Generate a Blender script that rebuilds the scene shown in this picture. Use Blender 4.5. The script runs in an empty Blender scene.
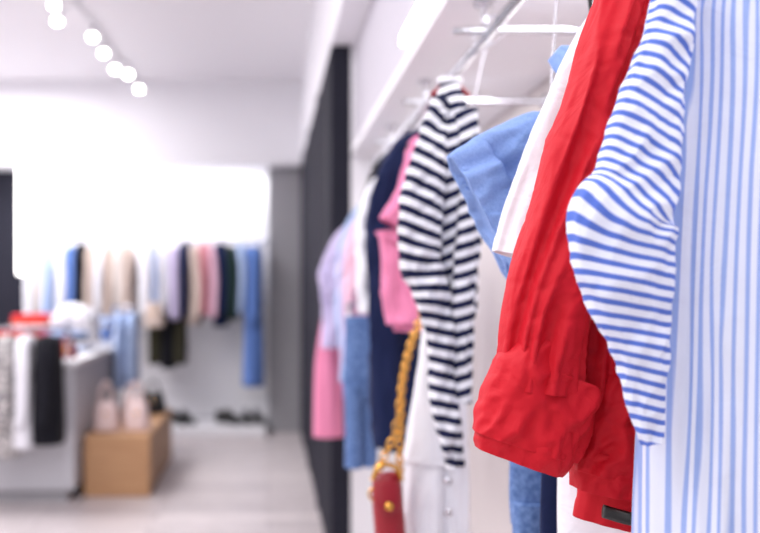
import bpy, math, random
from mathutils import Vector, noise
random.seed(4)
sc = bpy.context.scene
sc.view_settings.view_transform = 'Standard'

# ---------------------------------------------------------------- materials
def lin(c):
    return tuple(((v/255)/12.92 if v/255 <= .04045 else ((v/255+.055)/1.055)**2.4) for v in c)+(1,)

def base(name, rgb, rough=.6, metal=0, emit=0, sheen=0, spec=.5):
    m = bpy.data.materials.new(name); m.use_nodes = True
    p = m.node_tree.nodes['Principled BSDF']
    p.inputs['Base Color'].default_value = lin(rgb)
    p.inputs['Roughness'].default_value = rough
    p.inputs['Metallic'].default_value = metal
    p.inputs['Specular IOR Level'].default_value = spec
    if sheen: 
        p.inputs['Sheen Weight'].default_value = sheen
    if emit:
        p.inputs['Emission Color'].default_value = lin(rgb)
        p.inputs['Emission Strength'].default_value = emit
    return m

def add_bump(m, scale=300, strength=.15, crease=0, sc2=18, coord='Object'):
    nt = m.node_tree; n = nt.nodes; l = nt.links
    p = n['Principled BSDF']
    tc = n.new('ShaderNodeTexCoord')
    a = n.new('ShaderNodeTexNoise'); a.inputs['Scale'].default_value = scale; a.inputs['Detail'].default_value = 3
    b = n.new('ShaderNodeBump'); b.inputs['Strength'].default_value = strength; b.inputs['Distance'].default_value = .002
    l.new(tc.outputs[coord], a.inputs['Vector']); l.new(a.outputs[0], b.inputs['Height'])
    last = b
    if crease:
        c = n.new('ShaderNodeTexNoise'); c.inputs['Scale'].default_value = sc2; c.inputs['Detail'].default_value = 3
        c.inputs['Distortion'].default_value = 1.2
        b2 = n.new('ShaderNodeBump'); b2.inputs['Strength'].default_value = crease; b2.inputs['Distance'].default_value = .012
        l.new(tc.outputs[coord], c.inputs['Vector']); l.new(c.outputs[0], b2.inputs['Height'])
        l.new(b.outputs[0], b2.inputs['Normal']); last = b2
    l.new(last.outputs[0], p.inputs['Normal'])
    return m

def cloth(name, rgb, crease=.35, sheen=.05, rough=.9, spec=.2):
    return add_bump(base(name, rgb, rough, sheen=sheen, spec=spec), 500, .1, crease)

def mottled(m, c1, c2, scale=120):
    nt = m.node_tree; n = nt.nodes; l = nt.links
    tc = n.new('ShaderNodeTexCoord'); a = n.new('ShaderNodeTexNoise')
    a.inputs['Scale'].default_value = scale; a.inputs['Detail'].default_value = 5
    r = n.new('ShaderNodeValToRGB')
    r.color_ramp.elements[0].position = .35; r.color_ramp.elements[1].position = .65
    r.color_ramp.elements[0].color = lin(c1); r.color_ramp.elements[1].color = lin(c2)
    l.new(tc.outputs['Object'], a.inputs['Vector']); l.new(a.outputs[0], r.inputs[0])
    l.new(r.outputs[0], n['Principled BSDF'].inputs['Base Color'])
    return m

def striped(name, c1, c2, axis, period, duty=.5, crease=.25, soft=.08):
    """UVs are in centimetres of cloth: axis 0 = across, 1 = along."""
    m = cloth(name, c1, crease); nt = m.node_tree; n = nt.nodes; l = nt.links
    uv = n.new('ShaderNodeUVMap'); uv.uv_map = 'UVMap'
    s = n.new('ShaderNodeSeparateXYZ'); l.new(uv.outputs[0], s.inputs[0])
    d = n.new('ShaderNodeMath'); d.operation = 'MULTIPLY'; d.inputs[1].default_value = 100/period
    l.new(s.outputs[axis], d.inputs[0])
    f = n.new('ShaderNodeMath'); f.operation = 'FRACT'; l.new(d.outputs[0], f.inputs[0])
    r = n.new('ShaderNodeValToRGB'); e = r.color_ramp.elements
    e[0].position = 0; e[0].color = lin(c1); e[1].position = soft; e[1].color = lin(c2)
    x = e.new(duty); x.color = lin(c2); x = e.new(min(duty+soft, .999)); x.color = lin(c1)
    l.new(f.outputs[0], r.inputs[0]); l.new(r.outputs[0], n['Principled BSDF'].inputs['Base Color'])
    return m

M = {}
M['white'] = base('painted_white', (233,232,236), .7)
M['ceil'] = base('ceiling_paint', (238,236,240), .8)
M['bulk'] = base('bulkhead_paint', (238,237,242), .7)
M['grey'] = base('grey_panel', (160,159,164), .6)
M['gond'] = base('gondola_laminate', (198,198,204), .5)
M['fascia'] = base('fascia_grey', (192,188,198), .6)
M['dark'] = base('dark_panel', (40,40,50), .8, spec=.12)
M['joint'] = base('panel_joint', (78,76,88), .8, spec=.12)
M['beige'] = base('alcove_back', (216,208,206), .7)
M['chrome'] = base('chrome', (205,205,212), .18, 1)
M['gold'] = base('gold', (226,172,84), .25, 1)
M['blackp'] = base('black_plastic', (18,18,20), .4)
M['led'] = base('led', (255,252,250), .5, emit=7)
M['bulb'] = base('spot_bulb', (255,252,248), .5, emit=36)
for k in ('white','ceil','bulk','grey','gond','fascia','dark','beige'):
    add_bump(M[k], 60, .05)

# floor : pale oak planks
mf = base('floor_planks', (215,205,205), .38)
nt = mf.node_tree; n = nt.nodes; l = nt.links
tc = n.new('ShaderNodeTexCoord'); mp = n.new('ShaderNodeMapping')
br = n.new('ShaderNodeTexBrick'); br.inputs['Color1'].default_value = lin((236,226,226)); br.inputs['Color2'].default_value = lin((206,196,198))
br.inputs['Mortar'].default_value = lin((156,146,150)); br.inputs['Scale'].default_value = 1
br.inputs['Brick Width'].default_value = 1.3; br.inputs['Row Height'].default_value = .16; br.inputs['Mortar Size'].default_value = .004
ns_ = n.new('ShaderNodeTexNoise'); ns_.inputs['Scale'].default_value = 6; ns_.inputs['Detail'].default_value = 6
mx = n.new('ShaderNodeMixRGB'); mx.blend_type = 'MULTIPLY'; mx.inputs[0].default_value = .25
l.new(tc.outputs['Object'], mp.inputs[0]); l.new(mp.outputs[0], br.inputs[0]); l.new(tc.outputs['Object'], ns_.inputs[0])
l.new(br.outputs[0], mx.inputs[1]); l.new(ns_.outputs[0], mx.inputs[2]); l.new(mx.outputs[0], n['Principled BSDF'].inputs['Base Color'])
# light wood
mw = base('light_wood', (205,165,125), .5)
nt = mw.node_tree; n = nt.nodes; l = nt.links
tc = n.new('ShaderNodeTexCoord'); mp = n.new('ShaderNodeMapping'); mp.inputs['Scale'].default_value = (1.5,1.5,14)
a = n.new('ShaderNodeTexNoise'); a.inputs['Scale'].default_value = 3; a.inputs['Detail'].default_value = 6
r = n.new('ShaderNodeValToRGB'); r.color_ramp.elements[0].color = lin((170,124,86)); r.color_ramp.elements[1].color = lin((206,162,120))
l.new(tc.outputs['Object'], mp.inputs[0]); l.new(mp.outputs[0], a.inputs[0]); l.new(a.outputs[0], r.inputs[0]); l.new(r.outputs[0], n['Principled BSDF'].inputs['Base Color'])

RED = cloth('red_cotton', (198,3,30), .35, .0, .7, .35)
WHITE = cloth('white_cotton', (238,238,245))
CREAM = cloth('cream_cotton', (222,213,208))
NAVY = cloth('navy_cotton', (24,34,70))
BLACK = cloth('black_knit', (22,22,30))
PINK = cloth('pink_cotton', (226,134,172))
SKIRT = cloth('rose_cotton', (228,138,172))
LPINK = cloth('light_pink_cotton', (234,190,210))
LILAC = cloth('lilac_cotton', (208,196,228))
PBLUE = cloth('pale_blue_cotton', (172,192,228))
MBLUE = cloth('mid_blue_cotton', (98,130,196))
OLIVE = cloth('olive_cotton', (58,56,42))
BEIGE = cloth('beige_cotton', (200,182,172))
GREEN = cloth('dark_green_cotton', (34,54,50))
ORANGE = cloth('orange_cotton', (228,90,60))
ROSE = cloth('dusty_rose_cotton', (196,130,140))
DENIM = mottled(cloth('blue_chambray', (120,155,215), .15), (124,154,212), (144,172,226), 420)
JEANS = mottled(cloth('blue_jeans', (90,120,165), .4), (78,106,158), (116,144,194), 90)
S_BODY = striped('pinstripe_body', (226,231,248), (156,178,232), 0, .82, .40, soft=.12)
S_SLEEVE = striped('pinstripe_sleeve', (228,233,250), (88,116,204), 1, 1.3, .43)
S_TEE = striped('breton_stripe', (234,234,240), (24,28,62), 1, 3.0, .5, soft=.05)
LEATHER_R = add_bump(base('red_leather', (150,20,36), .45), 120, .2)
LEATHER_P = add_bump(base('pale_pink_leather', (232,208,206), .45), 120, .2)

# ---------------------------------------------------------------- mesh builder (cm -> m)
class B:
    def __init__(s): s.v=[]; s.f=[]; s.uv=[]; s.mi=[]
    def add(s, verts, faces, mi=0, uvs=None):
        o=len(s.v); s.v+=verts; s.uv+=(uvs if uvs else [(0,0)]*len(verts))
        for f in faces: s.f.append(tuple(i+o for i in f)); s.mi.append(mi)
    def obj(s, name, mats, parent=None, smooth=True):
        me=bpy.data.meshes.new(name)
        me.from_pydata([(p[0]*.01,p[1]*.01,p[2]*.01) for p in s.v],[],s.f)
        for m in mats: me.materials.append(m)
        ul=me.uv_layers.new(name='UVMap')
        for lp in me.loops: 
            u=s.uv[lp.vertex_index]; ul.data[lp.index].uv=(u[0]*.01,u[1]*.01)
        for i,p in enumerate(me.polygons): p.material_index=s.mi[i]; p.use_smooth=smooth
        me.update()
        o=bpy.data.objects.new(name,me); sc.collection.objects.link(o)
        if parent: o.parent=parent
        return o

def catmull(rows, n):
    k=len(rows)-1; out=[]
    for i in range(n+1):
        t=i/n*k; j=min(int(t),k-1); f=t-j
        p0=rows[max(j-1,0)];p1=rows[j];p2=rows[j+1];p3=rows[min(j+2,k)]
        out.append([.5*((2*b)+(-a+c)*f+(2*a-5*b+4*c-d)*f*f+(-a+3*b-3*c+d)*f**3) for a,b,c,d in zip(p0,p1,p2,p3)])
    return out

def tube(b, rows, mi=0, nu=56, ns=70, amp=.4, fu=.22, fs=.03, shear=0, tilt=0, seed=0, hem=0, lip=True, ridge=.6, cap=True, uvs=0, fine=0, edge=.45, flat=.8):
    """cloth tube. rows = (x, z, y, half width, half thickness) in cm, from top to hem"""
    S=catmull(rows,ns); L=0; rings=[]
    mhw=sum(r[3] for r in S)/len(S)
    for i,r in enumerate(S):
        q=S[min(i+1,ns)]; p=S[max(i-1,0)]
        dx,dz=q[0]-p[0],q[1]-p[1]; d=math.hypot(dx,dz) or 1
        if i: L+=math.dist(S[i][:3],S[i-1][:3])
        rings.append([r[0],r[1],r[2],max(r[3],.2),max(r[4],.2),-dz/d,dx/d,L,1.])
    tot=L
    if lip:
        e=rings[-1]
        rings.append(e[:3]+[e[3]*.95,e[4]*.8]+e[5:])
        e2=rings[max(ns-5,0)]
        rings.append(e2[:3]+[e2[3]*.9,e2[4]*.65]+e2[5:])
    V=[];U=[];F=[]
    for r in rings:
        x,z,y,hw,t,px,pz,s,_=r
        hm=.18 if hem and s>tot-hem else 0
        for j in range(nu):
            a=2*math.pi*j/nu; c=math.cos(a); sn=math.sin(a)
            lat=hw*math.copysign(abs(c)**.85,c); dep=t*math.copysign(abs(sn)**flat,sn)
            q=Vector(((lat*fu)+s*shear, sn*.7+seed*7.3, s*fs))
            n1=noise.noise(q); n2=noise.noise(q*2.1+Vector((3,9,1))); n3=noise.noise(q*4.3+Vector((13,2,5)))
            d=amp*(n1*1.6+ridge*(1-2.6*abs(n2))*.8+n3*.35)
            if fine:
                # sharp crossing creases
                q2=Vector((lat*.22+s*.16, seed*3.1+sn*.5, s*.09-lat*.12)); q3=Vector((lat*.3-s*.2, seed*5.7+sn*.5, s*.1+lat*.2))
                d+=fine*(max(0,1-7*abs(noise.noise(q2)))+.8*max(0,1-8*abs(noise.noise(q3))))*-1
            d+=hm
            ll=lat+d*edge*c; dd=dep+d*sn
            V.append((x+px*ll, y+dd+tilt*ll, z+pz*ll))
            U.append((lat/hw*mhw+d*.5, s-uvs*lat))
    m=len(rings)
    for i in range(m-1):
        for j in range(nu):
            k=(j+1)%nu
            F.append((i*nu+j,i*nu+k,(i+1)*nu+k,(i+1)*nu+j))
    if cap:
        V.append((rings[0][0],rings[0][2],rings[0][1]));U.append((0,0));o=len(V)-1
        F+= [(o,(j+1)%nu,j) for j in range(nu)]
        V.append((rings[-1][0],rings[-1][2],rings[-1][1]));U.append((0,tot));o=len(V)-1
        F+= [(o,(m-1)*nu+j,(m-1)*nu+(j+1)%nu) for j in range(nu)]
    b.add(V,F,mi,U)

def wire(b, pts, r, mi=0, seg=8, smooth=0):
    if smooth: pts=catmull(pts,smooth)
    pts=[Vector(p) for p in pts]; V=[];F=[];up=Vector((0,1,.01)).normalized()
    for i,p in enumerate(pts):
        t=(pts[min(i+1,len(pts)-1)]-pts[max(i-1,0)]).normalized()
        s=t.cross(up)
        if s.length<.05: s=t.cross(Vector((1,0,0)))
        s.normalize(); w=s.cross(t)
        for j in range(seg):
            a=2*math.pi*j/seg; V.append(tuple(p+s*math.cos(a)*r+w*math.sin(a)*r))
    for i in range(len(pts)-1):
        for j in range(seg):
            k=(j+1)%seg; F.append((i*seg+j,i*seg+k,(i+1)*seg+k,(i+1)*seg+j))
    F.append(tuple(range(seg))); F.append(tuple(reversed(range((len(pts)-1)*seg,len(pts)*seg))))
    b.add(V,F,mi)

def torus(b, c, R, r, ax, ay, mi=0, sx=1.0, n=16, m=8):
    ax=Vector(ax).normalized(); ay=Vector(ay).normalized(); az=ax.cross(ay); V=[];F=[]
    for i in range(n):
        a=2*math.pi*i/n; d=ax*math.cos(a)+ay*math.sin(a)
        o=Vector(c)+ax*math.cos(a)*R*sx+ay*math.sin(a)*R
        for j in range(m):
            t=2*math.pi*j/m; V.append(tuple(o+d*math.cos(t)*r+az*math.sin(t)*r))
    for i in range(n):
        for j in range(m):
            F.append((i*m+j,((i+1)%n)*m+j,((i+1)%n)*m+(j+1)%m,i*m+(j+1)%m))
    b.add(V,F,mi)

def disc(b, c, r, h, axis, mi=0, n=20):
    ax=Vector(axis).normalized(); u=ax.orthogonal().normalized(); w=ax.cross(u); V=[]
    for e in (-h/2,h/2):
        for i in range(n):
            a=2*math.pi*i/n; V.append(tuple(Vector(c)+ax*e+u*math.cos(a)*r+w*math.sin(a)*r))
    F=[(i,(i+1)%n,n+(i+1)%n,n+i) for i in range(n)]+[tuple(reversed(range(n))),tuple(range(n,2*n))]
    b.add(V,F,mi)

def box(name,x0,x1,y0,y1,z0,z1,mat,bev=0,parent=None):
    V=[(x,y,z) for z in (z0,z1) for y in (y0,y1) for x in (x0,x1)]
    F=[(0,2,3,1),(4,5,7,6),(0,1,5,4),(2,6,7,3),(0,4,6,2),(1,3,7,5)]
    me=bpy.data.meshes.new(name); me.from_pydata(V,[],F); me.materials.append(mat)
    o=bpy.data.objects.new(name,me); sc.collection.objects.link(o)
    if bev:
        m=o.modifiers.new('b','BEVEL'); m.width=bev; m.segments=3
    if parent: o.parent=parent
    return o
def empty(name):
    o=bpy.data.objects.new(name,None); sc.collection.objects.link(o); return o

# ---------------------------------------------------------------- room shell
box('floor',-4.6,1.0,-2.5,8.75,-.1,0,mf)
box('ceiling',-4.6,1.0,-2.5,8.75,3.2,3.3,M['ceil'])
box('wall_back',-4.6,1.0,8.6,8.75,0,3.2,M['white'])
box('wall_left',-4.75,-4.6,-2.5,8.75,0,3.2,M['white'])
box('wall_right',.85,1.0,-2.5,8.6,0,3.2,M['beige'])
box('trim_back_bulkhead',-4.6,.3,8.1,8.6,2.44,3.2,M['bulk'])
box('trim_right_bulkhead',.3,.85,-2.5,8.6,2.48,3.2,M['bulk'])
box('wall_dark_partition',.3,.85,4.45,8.35,0,2.48,M['dark'])
box('trim_dark_rib',.3,.395,4.3,4.45,0,2.48,M['dark'],.004)
box('wall_white_rib',.395,.85,4.3,4.45,0,2.48,M['white'],.004)
for i,y in enumerate((5.4,6.6,7.6)):
    box('trim_panel_joint_%d'%(i+1),.29,.3,y,y+.05,0,2.48,M['joint'])
box('wall_grey_pillar',0.0,.3,8.3,8.6,0,2.44,M['grey'],.005)
box('wall_dark_back_panel',-3.2,-2.28,8.5,8.6,0,2.44,M['dark'])
box('trim_fascia',.42,.85,-2.5,4.3,1.99,2.48,M['fascia'])
box('trim_ledge',.395,.85,-2.5,4.3,1.95,1.99,M['white'],.004)
box('baseboard_right',.83,.85,-2.5,4.3,0,.1,M['white'])
box('baseboard_back',-2.28,0,8.57,8.6,0,.1,M['grey'])
box('trim_fascia_led_strip',.412,.42,2.0,2.8,2.07,2.10,M['led'])
box('wall_led_column',-2.22,-2.13,7.95,8.02,1.45,2.42,M['led'],.01)

# ---------------------------------------------------------------- clothes rail
rb=B()
wire(rb,[(48,20,187),(48,429.5,187)],1.1,0,14)
for y in (120,200,275,350):
    wire(rb,[(41,y,188.6),(84.8,y,188.6)],.8,0,12)
    wire(rb,[(48,y,187),(48,y,195)],.6,0,10)
    disc(rb,(48,y,194.6),2.2,.8,(0,0,1))
    disc(rb,(84.4,y,188.6),2.4,.8,(1,0,0))
rb.obj('chrome_clothes_rail',[M['chrome']])

def hanger(b, y, cx, zs, half=12, mi=1, mh=2, tilt=0, drop=4, hx=None, hr=.22):
    hx=48
    pts=[(hx-1.6,y,186.2),(hx-1.5,y,188.3),(hx,y,189.0),(hx+1.6,y,188),(hx+1.7,y,186),(hx+.6,y,183.8),((hx+cx)/2,y,(184+zs)/2+1),(cx,y,zs+1)]
    wire(b,pts,hr,mi,8,40)
    wire(b,[(cx-half,y-tilt*half,zs-drop),(cx-half*.4,y-tilt*half*.4,zs-.8),(cx,y,zs+.6),(cx+half*.4,y+tilt*half*.4,zs-.8),(cx+half,y+tilt*half,zs-drop)],.55,mh,8,24)

# ================= striped blue shirt (nearest)
b=B(); Y=95
tube(b,[(53.5,172,Y-3,3.5,1.5),(54,168.5,Y-3,9,2),(55,161.6,Y-3,11.9,2.6),(55,151,Y-3,12.5,3),(54.3,135,Y-3,13.0,3.2),(53.8,119,Y-3,13.0,3.4),(53.6,105,Y-3,13.4,3.6),(53.7,92,Y-3,13.5,3.8)],
     0,110,130,amp=1.1,fu=.3,fs=.012,tilt=-.5,seed=1,hem=2,ridge=1,edge=.2)
tube(b,[(42.0,165,Y-3,1.8,2),(40.6,157,Y-3.5,2.1,2.2),(38.9,150.3,Y-3.5,3.0,2.4),(37.2,142.1,Y-4,4.0,2.6),(35.6,137.6,Y-4.5,5.3,2.8),(36.5,131,Y-4,4.2,2.3),(37.8,124.9,Y-3.5,2.7,1.9),(38.6,119.7,Y-3,1.6,1.4),(39.2,115.3,Y-3,.7,.8)],
     1,90,140,amp=.7,fu=.14,fs=.1,shear=.06,seed=2,uvs=.42,ridge=1,fine=.14)
wire(b,[(50,Y-4,171),(52,Y-7,173),(55,Y-8,173.4),(58,Y-7,173),(60,Y-5,171)],1.6,0,10,20)
hanger(b,Y-2,53.5,171,10,2,3,-.5)
b.obj('striped_blue_shirt',[S_BODY,S_SLEEVE,M['chrome'],M['blackp']])

# ================= red shirt with rolled sleeves
b=B(); Y=110
tube(b,[(52,173,Y,3,1.5),(53,169,Y,9,2.5),(54.5,160,Y,11,3),(55.6,140,Y,12.2,3),(55.3,120,Y,12.8,3.2),(54,108,Y,13,3.2),(53,100,Y,13.2,3.2)],
     0,90,90,amp=.8,tilt=-.5,seed=3,fu=.25,hem=2,fine=.15)
tube(b,[(45.9,176,Y-1,4.0,2.6),(44.9,172,Y-1.5,4.0,3),(43.8,166.4,Y-2,3.7,3.2),(41.9,159.1,Y-2,4.0,3.4),(39.5,150.5,Y-2,4.2,3.5),(36.8,142,Y-2,4.4,3.6),(34.3,133.4,Y-2,4.5,3.7),(32.8,126.1,Y-2,4.8,3.8),(32.0,119,Y-2,5.1,3.9)],
     0,110,190,amp=1.45,fu=.24,fs=.028,shear=.02,seed=4.3,ridge=1.1,fine=.22,edge=.3)
# rolled cuff, two turns
tube(b,[(33.6,121.9,Y-2,4.6,3.6),(33.4,121.7,Y-2,5.9,4.6),(33.0,120.4,Y-2,6.4,5.0),(32.2,117.3,Y-2,6.6,5.1),(31.4,114.3,Y-2,6.4,5.0),(30.8,112.3,Y-2,6.0,4.8)],0,110,60,amp=.8,fu=.22,fs=.12,shear=.06,seed=5,ridge=1.0,fine=.22,edge=.5)
tube(b,[(31.9,116.2,Y-2,5.4,4.2),(31.3,113.8,Y-2,5.9,4.5),(30.6,111.6,Y-2,5.8,4.4),(30.2,110.4,Y-2,5.3,4.0)],0,110,40,amp=.6,fu=.25,fs=.12,shear=-.06,seed=6,ridge=1,fine=.12)
# second sleeve
tube(b,[(50.8,160,Y+2,4.4,3),(48.6,148,Y+2,4.6,3.2),(45.6,134.7,Y+2,4.6,3.4),(43.8,124.9,Y+2,4.8,3.5),(43,115,Y+2,5.2,3.6)],
     0,100,140,amp=1.3,fu=.22,fs=.035,shear=-.03,seed=7,ridge=1.1,fine=.22)
tube(b,[(43.9,117.6,Y+1,4.6,3.6),(43.8,117.3,Y+1,5.4,4.3),(43.5,114.6,Y+1,5.9,4.6),(43,111,Y+1,5.9,4.6),(42.5,108.2,Y+1,5.5,4.4)],0,100,60,amp=.85,fu=.24,fs=.12,shear=.08,seed=8,ridge=1.1,fine=.22)
tube(b,[(43,111,Y+1,5,4),(42.6,108.4,Y+1,5.2,4.1),(42.2,106.0,Y+1,4.9,3.9)],0,90,30,amp=.6,fu=.3,fs=.15,seed=9,ridge=1)
# black belt tab
tube(b,[(40.6,104.2,Y-1,.8,.6),(43,103.8,Y-3,.8,.6),(47,103.2,Y-4,.8,.6)],3,20,20,amp=.05)
wire(b,[(48.5,Y-1,173),(50,Y-4,175.5),(52.5,Y-5,176),(55,Y-4,175)],1.5,0,10,20)
hanger(b,Y,52,172.5,8,1,2,-.5)
b.obj('red_rolled_sleeve_shirt',[RED,M['chrome'],M['blackp'],M['blackp']])

# ================= white t-shirt
b=B(); Y=122
tube(b,[(52,172,Y,3,1.5),(53,168,Y,8,2),(54,160,Y,11,2.5),(54.2,140,Y,11.8,2.8),(54.2,118,Y,12.4,2.8),(54,100,Y,12.6,2.8),(54,92,Y,12.6,2.8)],0,64,70,amp=1.1,tilt=-.5,seed=9,fs=.015,hem=2)
tube(b,[(46.6,167,Y-1,3.4,1.8),(44.6,162.2,Y-1,4.2,2),(42.4,155.4,Y-1,5.0,2.3),(39.6,147.3,Y-1,5.6,2.4),(36.9,139.8,Y-1,5.8,2.5),(35.4,134.8,Y-1,5.4,2.6)],0,64,90,amp=.8,seed=10,hem=2,fine=.1)
hanger(b,Y,52,171,4,1,2,-.5,4)
b.obj('white_tshirt',[WHITE,M['chrome'],M['blackp']])

# ================= blue chambray shirt
b=B(); Y=137
tube(b,[(50.5,169.5,Y,3,1.5),(52.5,166,Y,7.5,2.2),(55,158,Y,10,2.6),(57,140,Y,10.6,2.8),(57,118,Y,11,3),(57,100,Y,11.2,3)],0,72,80,amp=.8,tilt=-.5,seed=11,hem=2)
tube(b,[(53,157.5,Y-2,6.5,2),(48.8,150.6,Y-2,11,2.6),(43.5,145.4,Y-2,13.2,3),(38.2,141.6,Y-2,13.8,3.2),(33.6,139.2,Y-2,13.2,3.4)],0,130,130,amp=1.6,fu=.16,fs=.03,shear=.03,seed=12,ridge=1.1,fine=.14,edge=.2)
# turned-up sleeve hem
tube(b,[(38.2,141.6,Y-2,12.6,3.2),(37.8,141.4,Y-2,14.0,3.9),(35.6,140.3,Y-2,13.9,4.1),(33.3,139.1,Y-2,13.5,4.1)],0,130,30,amp=1.4,fu=.16,fs=.05,shear=.03,seed=12,ridge=1.1,fine=.08,edge=.2)
# collar
tube(b,[(42.6,166.3,Y-3,1.4,.6),(44.6,164.6,Y-4.5,2.8,.8),(47.2,162.4,Y-5.5,3.4,.9),(49.6,159.6,Y-6,2.4,.8),(50.8,157.4,Y-6,.6,.5)],0,40,30,amp=.25,seed=13)
tube(b,[(46.8,168.6,Y-3,2,1.0),(49.6,168,Y-4.5,2.8,1.3),(52.2,166,Y-5,3.2,1.4),(53,163,Y-5,2.8,1.2)],0,40,30,amp=.25,seed=14)
hanger(b,Y,49.6,169.5,3,2,2,-.5,2.5,hr=.45)
b.obj('blue_chambray_shirt',[DENIM,M['chrome'],M['blackp']])

# ================= trousers behind
def trousers(name,Y,xc,hw,ztop,zbot,mat,t=2.4):
    b=B()
    tube(b,[(xc,ztop,Y,hw,t),(xc,ztop-18,Y,hw*1.15,t*1.1),(xc,ztop-26,Y,hw*1.1,t)],0,40,30,amp=.3,seed=Y)
    for s in (-1,1):
        tube(b,[(xc+s*hw*.5,ztop-22,Y+s,hw*.62,t),(xc+s*hw*.5,(ztop+zbot)/2,Y+s*1.2,hw*.55,t),(xc+s*hw*.52,zbot,Y+s*1.2,hw*.5,t)],0,40,40,amp=.35,seed=Y+s,hem=2)
    tube(b,[(xc,ztop+.6,Y,hw*1.02,t*1.05),(xc,ztop-3,Y,hw*1.05,t*1.1)],0,40,8,amp=.05)
    wire(b,[(48-1.6,Y,186.2),(46.6,Y,188.4),(48,Y,189),(49.6,Y,188),(49.6,Y,186),(48.3,Y,183),((48+xc)/2,Y,(183+ztop)/2+4),(xc,Y,ztop+5)],.22,1,8,36)
    wire(b,[(xc-hw*.9,Y,ztop+4.6),(xc+hw*.9,Y,ztop+4.6)],.4,1)
    for s in (-1,1):
        wire(b,[(xc+s*hw*.75,Y,ztop+5),(xc+s*hw*.75,Y-.6,ztop-1)],.9,1)
    return b.obj(name,[mat,M['chrome']])
trousers('navy_trousers',131.5,45,4.6,116,42,NAVY,1.2)
trousers('light_blue_jeans',150,45.6,4.6,118,42,JEANS)

# ================= breton striped sweater
b=B(); Y=190
tube(b,[(38.4,175.5,Y,1.6,1.6),(38.2,172.8,Y,2.5,3),(38,169,Y,3.9,5),(37.8,160.6,Y,5.3,6.5),(38.0,150,Y,5.0,6.5),(39.0,139.4,Y,4.4,6.5),(40.0,126,Y,3.8,6.5)],0,70,90,amp=1.0,fs=.03,seed=20,hem=3,ridge=1,fine=.2,uvs=-.35)
tube(b,[(36.5,170,Y-4,2.2,2),(34.4,164.8,Y-5,2.8,2.4),(32.4,156.3,Y-6,3.4,2.8),(30.9,145.8,Y-6,4.0,3),(30.9,137.6,Y-6,4.2,3.2),(33.6,129.5,Y-6,3.2,2.8),(35.1,118.3,Y-6,2.5,2.2),(36.2,107.8,Y-6,2.3,2),(37.4,99.3,Y-6,1.9,1.8),(38.4,94.7,Y-6,1.4,1.5)],0,64,130,amp=1.2,fs=.08,shear=.06,seed=21,hem=2,ridge=1,fine=.25,uvs=.35)
tube(b,[(40.2,168,Y-5,2,2),(40.9,158,Y-6,2.2,2.4),(40.9,143,Y-6,2.4,2.4),(40.0,130,Y-6,2.2,2.2),(39.4,119,Y-6,2.0,2),(39.6,108,Y-6,1.6,1.8)],0,56,90,amp=.9,fs=.08,seed=22,hem=2,ridge=1,uvs=-.4)
torus(b,(38.3,Y,175.2),2.1,.7,(1,0,0),(0,1,.2),0)
hanger(b,Y,38.4,175,4,1,2,0,3)
b.obj('striped_knit_sweater',[S_TEE,M['chrome'],LEATHER_R])

# ================= white jeans with buttons
b=B(); Y=203
tube(b,[(40.5,136,Y,3.8,3.2),(39.6,124,Y,4.6,3.8),(38.8,106.6,Y,6,4),(37.8,92,Y,7.1,4.2)],0,56,60,amp=.8,seed=23,fine=.2)
tube(b,[(35.2,95,Y-1,4,3.4),(34.6,78,Y-1,4,3.4),(34.8,60,Y-1,3.8,3.2),(35,42,Y-1,3.6,3)],0,50,60,amp=.8,seed=24,hem=2,fine=.2)
tube(b,[(41,95,Y+1,4,3.4),(41,78,Y+1,4,3.4),(41,60,Y+1,3.8,3.2),(41,42,Y+1,3.6,3)],0,50,60,amp=.8,seed=25,hem=2,fine=.2)
for z in (95,89,82,75,68): disc(b,(39.6,Y-4.6,z),.85,1.2,(0,1,0),1)
hanger(b,Y,40.5,137,4,1,1,0,1)
b.obj('white_button_jeans',[WHITE,M['chrome']])

# ================= red bag with gold chain
b=B(); Y=196; o_=-2.0
tube(b,[(27.6+o_,91,Y,1.9,1.8),(27.8+o_,89.6,Y,3.0,2.5),(28+o_,85,Y,3.3,3.0),(28.5+o_,78,Y,3.3,3.1),(28.8+o_,72,Y,3.1,3.0),(28.8+o_,71,Y,2.5,2.4)],0,48,40,amp=.25,seed=30,lip=False)
tube(b,[(27.4+o_,89.6,Y-2.4,2.6,.9),(27.5+o_,86.5,Y-3.1,2.9,1.0),(27.7+o_,84.2,Y-3.4,2.3,.8),(27.8+o_,83,Y-3.4,.7,.5)],0,32,20,amp=.05,lip=False)
wire(b,[(24.6+o_,Y-1.5,90),(25.6+o_,Y-2,92.6),(27.7+o_,Y-2,93.4),(29.8+o_,Y-2,92.4),(30.8+o_,Y-1.5,90)],.55,1,10,20)
disc(b,(27.7+o_,Y-4.6,85),.9,1,(0,1,0),1)
torus(b,(24.9+o_,Y-2,87),1.2,.3,(1,0,0),(0,0,1),1)
def chain(pts,nn,R,r):
    cp=catmull(pts,nn)
    for i,p in enumerate(cp):
        t=Vector(cp[min(i+1,nn)])-Vector(cp[max(i-1,0)])
        side=t.cross(Vector((0,1,0))) if i%2==0 else t.cross(Vector((1,.3,0)))
        torus(b,p,R,r,t,side,1,sx=1.45,n=16,m=8)
chain([(28.4,Y-1,92),(28.6,Y-1,102),(29.2,Y,111),(31,Y,119),(34,Y+1,128),(36,Y+2,150),(38.2,Y+1,170)],40,.8,.21)
chain([(24,Y-1,92.5),(25.6,Y-1,96),(27.4,Y-1,100),(28.5,Y-1,106)],8,.8,.21)
b.obj('red_handbag_with_gold_chain',[LEATHER_R,M['gold']])

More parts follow.
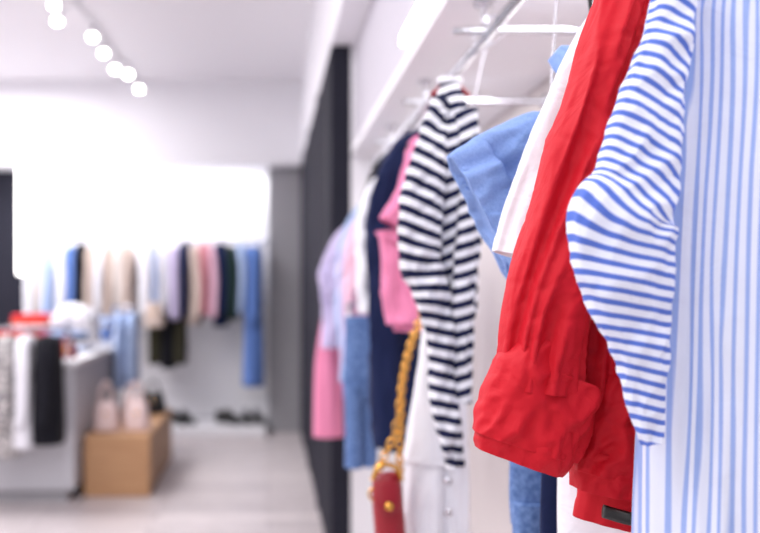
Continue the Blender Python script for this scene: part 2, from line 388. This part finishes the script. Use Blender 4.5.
# ================= further clothes on the same rail
def side_garment(name,Y,xl,ztop,zbot,send,mat,seed,flare=0,top=3,mat2=None,wid=8.5,sw=4.8):
    b=B()
    tube(b,[(45,ztop+5,Y,2,1.5),(44,ztop+1,Y,6,2.2),(43.5,ztop-8,Y,wid-.5,3),(43,(ztop+zbot)/2,Y,wid,3.4),(43,zbot,Y,wid+.5+flare,3.8)],0,40,50,amp=1.4,seed=seed,fs=.02,tilt=-.12,hem=2,ridge=1)
    x=xl+5
    tube(b,[(41,ztop+1,Y-2,3,2.4),(x+top,ztop-7,Y-2.5,sw*.85,3),(x+.6,ztop-20,Y-3,sw,3.4),(x,(ztop+send)/2,Y-3,sw*.95,3.2),(x+1,send,Y-3,sw*.83,3)],0,40,60,amp=1.5,seed=seed+1,fs=.06,shear=.05,hem=3,ridge=1,fine=.4)
    hanger(b,Y,45,ztop+5,8,1,2)
    return b.obj(name,[mat,M['chrome'],M['blackp']])
side_garment('pink_blouse',240,29.2,168,120,122,PINK,41,top=6)
side_garment('navy_jacket',262,28.2,172,84,86,NAVY,43,top=3)
side_garment('white_shirt',280,25.6,168,104,124,WHITE,45,sw=4)
side_garment('light_pink_shirt',300,25,164,104,104,LPINK,47,top=5)
trousers('blue_jeans',290,30,5.2,122,74,JEANS)
side_garment('black_jacket',320,31,174,90,96,BLACK,48)
side_garment('lilac_dress',340,26.5,162,86,100,LILAC,49,1)
side_garment('pale_blue_shirt',366,27,164,84,94,PBLUE,51)
side_garment('lilac_shirt',392,21.5,160,104,106,LILAC,53,top=6,sw=4.4)
b=B(); tube(b,[(29,118,400,5,3),(27.4,105,400,5.6,4),(26.8,90,400,5.8,4.4),(26.6,66,400,6.2,4.8)],0,40,50,amp=1.4,seed=55,fs=.01,ridge=1)
wire(b,[(46.4,400,186),(46.6,400,188.4),(48,400,189),(49.6,400,188),(48.5,400,183),(42,400,150),(31,400,121)],.22,1,8,36)
wire(b,[(24,400,119),(35,400,119)],.5,1)
b.obj('pink_skirt',[SKIRT,M['chrome']])

# ---------------------------------------------------------------- back wall rack
rack=empty('wall_clothes_rack')
b=B(); wire(b,[(-222,822,177),(-1,822,177)],1.2,0,12)
for x in (-218,-150,-75,-6): wire(b,[(x,822,177),(x,859.5,177)],.9,0,10); disc(b,(x,859.3,177),3,.8,(0,1,0))
b.obj('rail',[M['chrome']],rack)
def back_garment(name,x,hw,zbot,mat,seed,ztop=171,sleeve=True,depth=15,Y=822):
    b=B()
    tube(b,[(x,ztop+2,Y,1.5,3),(x,ztop,Y,hw*.7,10),(x,ztop-8,Y,hw*.98,depth),(x,(ztop+zbot)/2,Y,hw,depth),(x,zbot,Y,hw*1.1,depth)],0,32,30,amp=1.8,seed=seed,fu=.2,fs=.02,ridge=1)
    if sleeve:
        for s in (-1,1):
            k=random.uniform(-2,3)
            tube(b,[(x,ztop-2,Y+s*11,hw*.5,3),(x+1+k*.3,ztop-14,Y+s*17,hw*.7,3.6),(x+1+k,(ztop+zbot)/2,Y+s*19,hw*.65,3.6),(x+k,max(zbot-2,ztop-62),Y+s*19,hw*.5,3)],0,24,24,amp=1.0,seed=seed+1)
    wire(b,[(x,Y-1.6,176),(x,Y-1.5,178.2),(x,Y,178.9),(x,Y+1.7,178),(x,Y+1.4,175),(x,Y,ztop+1)],.25,1,6,20)
    wire(b,[(x,Y-10,ztop-1.5),(x,Y,ztop+1.2),(x,Y+10,ztop-1.5)],.6,1)
    return b.obj(name,[mat,M['chrome']],rack)
lst=[('white_shirt',-214,6.5,100,WHITE),('beige_top',-205,5,112,CREAM),('pale_blue_shirt',-197,6.5,94,PBLUE),('white_blouse',-188,6,100,WHITE),('blue_shirt',-179,6,90,MBLUE),
 ('black_top',-170,5,108,BLACK),('beige_top',-160,6,100,BEIGE),('white_shirt',-152,5,108,WHITE),('rose_cardigan',-145,5.5,110,BEIGE),('taupe_blouse',-136,6,98,CREAM),('beige_blouse',-127,5.5,112,BEIGE),
 ('white_shirt',-112,6.5,112,WHITE),('pale_blue_shirt',-103,6,104,PBLUE),('white_shirt',-94,6,110,WHITE),('lilac_top',-85,6,104,LILAC),('navy_top',-76,4.6,106,NAVY),
 ('beige_top',-67,6,100,BEIGE),('dusty_rose_top',-58,5.5,108,ROSE),('light_pink_top',-51,4.5,106,LPINK),('navy_jacket',-43,6.5,98,NAVY),('green_jacket',-33,6,104,GREEN),('grey_blue_top',-25,4.4,110,PBLUE),('blue_dress',-13.5,8.5,44,MBLUE)]
for i,(nm,x,hw,zb,mt) in enumerate(lst):
    back_garment(nm,x,hw,zb,mt,60+i*3,ztop=172 if i%2 else 169)
for x,m_,zb in ((-103,OLIVE,64),(-91,BLACK,60),(-80,OLIVE,64)):
    back_garment('olive_skirt',x,5.6,zb,m_,130+x,ztop=150,sleeve=False,depth=12)
def handbag(name,x,y,z,w,h,d,mat,handle=10,parent=None):
    b=B()
    tube(b,[(x,z+h,y,w*.68,d*.5),(x,z+h*.94,y,w*.74,d*.6),(x,z+h*.5,y,w*.9,d*.9),(x,z+h*.08,y,w,d),(x,z+.3,y,w*.94,d*.9)],0,36,24,amp=.25,seed=x,lip=False)
    wire(b,[(x-w*.45,y-d*.3,z+h*.9),(x-w*.4,y-d*.3,z+h+handle*.6),(x,y-d*.3,z+h+handle),(x+w*.4,y-d*.3,z+h+handle*.6),(x+w*.45,y-d*.3,z+h*.9)],.8,0,8,24)
    disc(b,(x,y-d*.85,z+h*.6),1.3,1,(0,1,0),1)
    return b.obj(name,[mat,M['gold']],parent)
handbag('beige_shoulder_bag',-101,798,98,9,22,5,BEIGE,55,rack)

# low plinth and shoes
box('shoe_plinth',-.95,-.02,8.02,8.55,0,.09,M['white'],.01)
def shoes(b,x,y,z,rot=0):
    for s in (-5,5):
        V=[];F=[];n=20
        prof=[(-14,1.0,2.5),(-12,3.4,4.2),(-6,4.4,5.5),(0,3.9,8),(6,3.6,11),(11,3.5,12),(13.5,2.0,11)]
        pr=catmull(prof,18)
        for i,(yy,w,h) in enumerate(pr):
            for j in range(n):
                a=2*math.pi*j/n; X=s+w*math.cos(a); Yy=yy
                V.append((x+X*math.cos(rot)-Yy*math.sin(rot),y+X*math.sin(rot)+Yy*math.cos(rot),z+max(0,h*.5+h*.5*math.sin(a))))
        for i in range(18):
            for j in range(n): k=(j+1)%n; F.append((i*n+j,i*n+k,(i+1)*n+k,(i+1)*n+j))
        F.append(tuple(range(n))); F.append(tuple(range(18*n,19*n)))
        b.add(V,F,0)
SH=base('black_leather',(16,16,18),.35)
b=B(); shoes(b,-78,822,9,.5); shoes(b,-34,824,9,.9); shoes(b,-14,826,9,.2); b.obj('black_shoes',[SH])

# ---------------------------------------------------------------- gondola on the left
g=empty('display_gondola')
box('body',-2.75,-1.19,5.52,7.28,.08,.84,M['gond'],.01,g)
box('top',-2.78,-1.16,5.48,7.3,.84,.88,M['white'],.008,g)
box('plinth',-2.7,-1.24,5.56,7.24,0,.08,M['grey'],0,g)
b=B()
wire(b,[(-262,548,106),(-262,536,108),(-122,536,108),(-122,548,106)],1.1,0,10)
wire(b,[(-262,550,106.5),(-262,550,87)],1.1,0,10); wire(b,[(-122,550,106.5),(-122,550,87)],1.1,0,10)
b.obj('front_rail',[M['chrome']],g)
def gondola_garment(name,x,hw,mat,seed,zbot=38):
    b=B(); Y=536
    tube(b,[(x,104,Y,1.5,3),(x,102.5,Y,hw*.7,8),(x,96,Y,hw*.98,11),(x,70,Y,hw,11.5),(x,zbot,Y,hw*1.1,11.5)],0,32,30,amp=1.6,seed=seed,fu=.2,fs=.02,ridge=1)
    tube(b,[(x,101,Y-9,hw*.5,2.5),(x+1,90,Y-13,hw*.75,3),(x+1,64,Y-14,hw*.65,3),(x,52,Y-14,hw*.5,2.5)],0,24,24,amp=.9,seed=seed+1)
    wire(b,[(x,Y-1.6,107.6),(x,Y-1.4,109.4),(x,Y,110),(x,Y+1.6,109),(x,Y+1,106),(x,Y,103)],.25,1,6,20)
    b.obj(name,[mat,M['chrome']],g)
SPECK=mottled(cloth('speckled_knit',(200,196,196),.6),(70,70,78),(232,226,224),45)
for i,(nm,x,hw,mt) in enumerate([('black_jacket',-177,6,BLACK),('navy_jacket',-167,5.5,BLACK),('speckled_cardigan',-155,6.6,SPECK),('white_blouse',-144,5.4,WHITE),('black_knit',-131,7.6,BLACK)]):
    gondola_garment(nm,x,hw,mt,200+i*2,(40,42,33,38,40)[i])
def stack(name,x,y,z,w,d,mats,hh=3.6):
    b=B(); random.seed(int(x*7+y))
    for i,m in enumerate(mats):
        z0=z+i*hh+.05; dx=random.uniform(-1.5,1.5); n=28
        V=[];F=[]; lv=[(0,.9),(.25,1),(.5,1.015),(.8,1),(1.0,.93),(1.0,.5)]
        for (q,s) in lv:
            for j in range(n):
                a=2*math.pi*j/n; c,sn=math.cos(a),math.sin(a)
                V.append((x+dx+w*s*math.copysign(abs(c)**.35,c),y+d*s*math.copysign(abs(sn)**.35,sn),z0+q*hh+ (.25*noise.noise((a*2,i,q*3)) if q>.1 else 0)))
        for k in range(len(lv)-1):
            for j in range(n): t=(j+1)%n; F.append((k*n+j,k*n+t,(k+1)*n+t,(k+1)*n+j))
        F.append(tuple(reversed(range(n)))); F.append(tuple(range((len(lv)-1)*n,len(lv)*n)))
        b.add(V,F,i)
    return b.obj(name,mats,g)
stack('folded_clothes_stack',-164,590,88,13,16,[ORANGE,WHITE,RED,ORANGE,RED])
stack('folded_clothes_stack',-196,600,88,13,16,[NAVY,WHITE,PBLUE,WHITE])
stack('folded_clothes_stack',-172,660,88,14,17,[WHITE,BEIGE,ORANGE,PINK,WHITE,ORANGE,RED])
stack('folded_clothes_stack',-136,590,88,9,12,[NAVY,BLACK])
stack('folded_clothes_stack',-140,645,88,14,18,[PBLUE,WHITE,NAVY,PBLUE])
b=B()
tube(b,[(-150,104,640,3,4),(-146,110,640,7,10),(-140,112,642,10,14),(-132,109,642,9,13),(-126,100,642,6,10),(-123,92,642,4,8)],0,60,50,amp=3.0,fu=.12,fs=.1,seed=301,ridge=1,fine=.8)
b.obj('draped_pale_blouse',[WHITE],g)
stack('folded_clothes_stack',-134,700,88,13,16,[WHITE,PBLUE,MBLUE,PBLUE,WHITE,PBLUE])
handbag('burgundy_handbag',-127,570,88,5.5,9,4,LEATHER_R,5,g)
b=B()
wire(b,[(-118,690,118),(-102,690,118)],1,1); wire(b,[(-118,690,118.8),(-118,690,88)],1.2,1); disc(b,(-118,690,88.6),3,1,(0,0,1),1)
for i in range(2):
    x=-113+i*9
    tube(b,[(x,114,690,1.5,3),(x,112,690,3,9),(x,104,690,4,13),(x,80,690,4.4,13),(x,56,690,4.8,13)],0,28,26,amp=1.4,seed=230+i,ridge=1)
    wire(b,[(x,690,119),(x,690,113)],.3,1)
b.obj('pale_blue_shirts',[PBLUE,M['chrome']],g)

# wooden display box with bags
box('wooden_display_box',-1.17,-.75,5.7,7.0,0,.39,mw,.008)
handbag('pale_pink_handbag',-106,590,39,8.5,19,6,LEATHER_P,13)
handbag('pale_pink_handbag',-86,592,39,8.5,19,6,LEATHER_P,13)
handbag('cream_handbag',-96,636,39,8.5,17,6,LEATHER_P,9)
handbag('black_handbag',-86,672,39,10,16,6,SH,8)

# ---------------------------------------------------------------- track spots
b=B()
wire(b,[(-118,800,318.5),(-128,540,318.5)],1.0,0,8)
for x,y in ((-113,789),(-114,735),(-122,718),(-122,669),(-122,627),(-138,590),(-132,557)):
    wire(b,[(x*.3-123*.7,y,318),(x,y,313)],.7,0,8)
    d=Vector((0,-.55,-.85)).normalized(); c=Vector((x,y,310))
    disc(b,tuple(c),2.6,8,tuple(d),0)
    disc(b,tuple(c+d*4.2),2.6,.6,tuple(d),1)
b.obj('ceiling_track_spotlights',[M['white'],M['bulb']])

# ---------------------------------------------------------------- lights
def area(name,loc,rot,sx,sy,p,col=(1,1,1)):
    L=bpy.data.lights.new(name,'AREA'); L.shape='RECTANGLE'; L.size=sx; L.size_y=sy; L.energy=p; L.color=col
    o=bpy.data.objects.new(name,L); sc.collection.objects.link(o); o.location=loc; o.rotation_euler=rot
area('added_key_light',(-1.5,1.4,3.15),(0,0,0),2.0,4.5,116,(1,.978,.995))  # added overhead key for the high-key look, not a shop fitting
area('added_far_fill_light',(-2.6,6.0,3.12),(0,0,0),1.8,3.2,150,(1,.978,.99))  # added overhead fill that lifts the background, no such fixture
area('back_wall_wash',(-1.15,8.4,2.41),(math.radians(12),0,0),2.2,.14,19)
area('alcove_strip_light',(.62,2.0,1.94),(0,0,0),.12,4.0,13)
area('added_front_fill_light',(-2.2,-2.3,1.9),(math.radians(90),0,math.radians(-15)),3,2.2,29,(.98,.98,1))  # added fill from behind the camera, no window there
w=bpy.data.worlds.new('world'); sc.world=w; w.use_nodes=True
w.node_tree.nodes['Background'].inputs[0].default_value=(.97,.955,1,1); w.node_tree.nodes['Background'].inputs[1].default_value=.52

# ---------------------------------------------------------------- camera
c=bpy.data.cameras.new('camera'); co=bpy.data.objects.new('camera',c); sc.collection.objects.link(co)
co.location=(0,0,1.31); co.rotation_euler=(math.radians(90),0,0)
c.sensor_width=36; c.lens=42.63; c.shift_x=.147; c.shift_y=.031; c.clip_start=.02
c.dof.use_dof=True; c.dof.focus_distance=1.1; c.dof.aperture_fstop=2.5
sc.camera=co
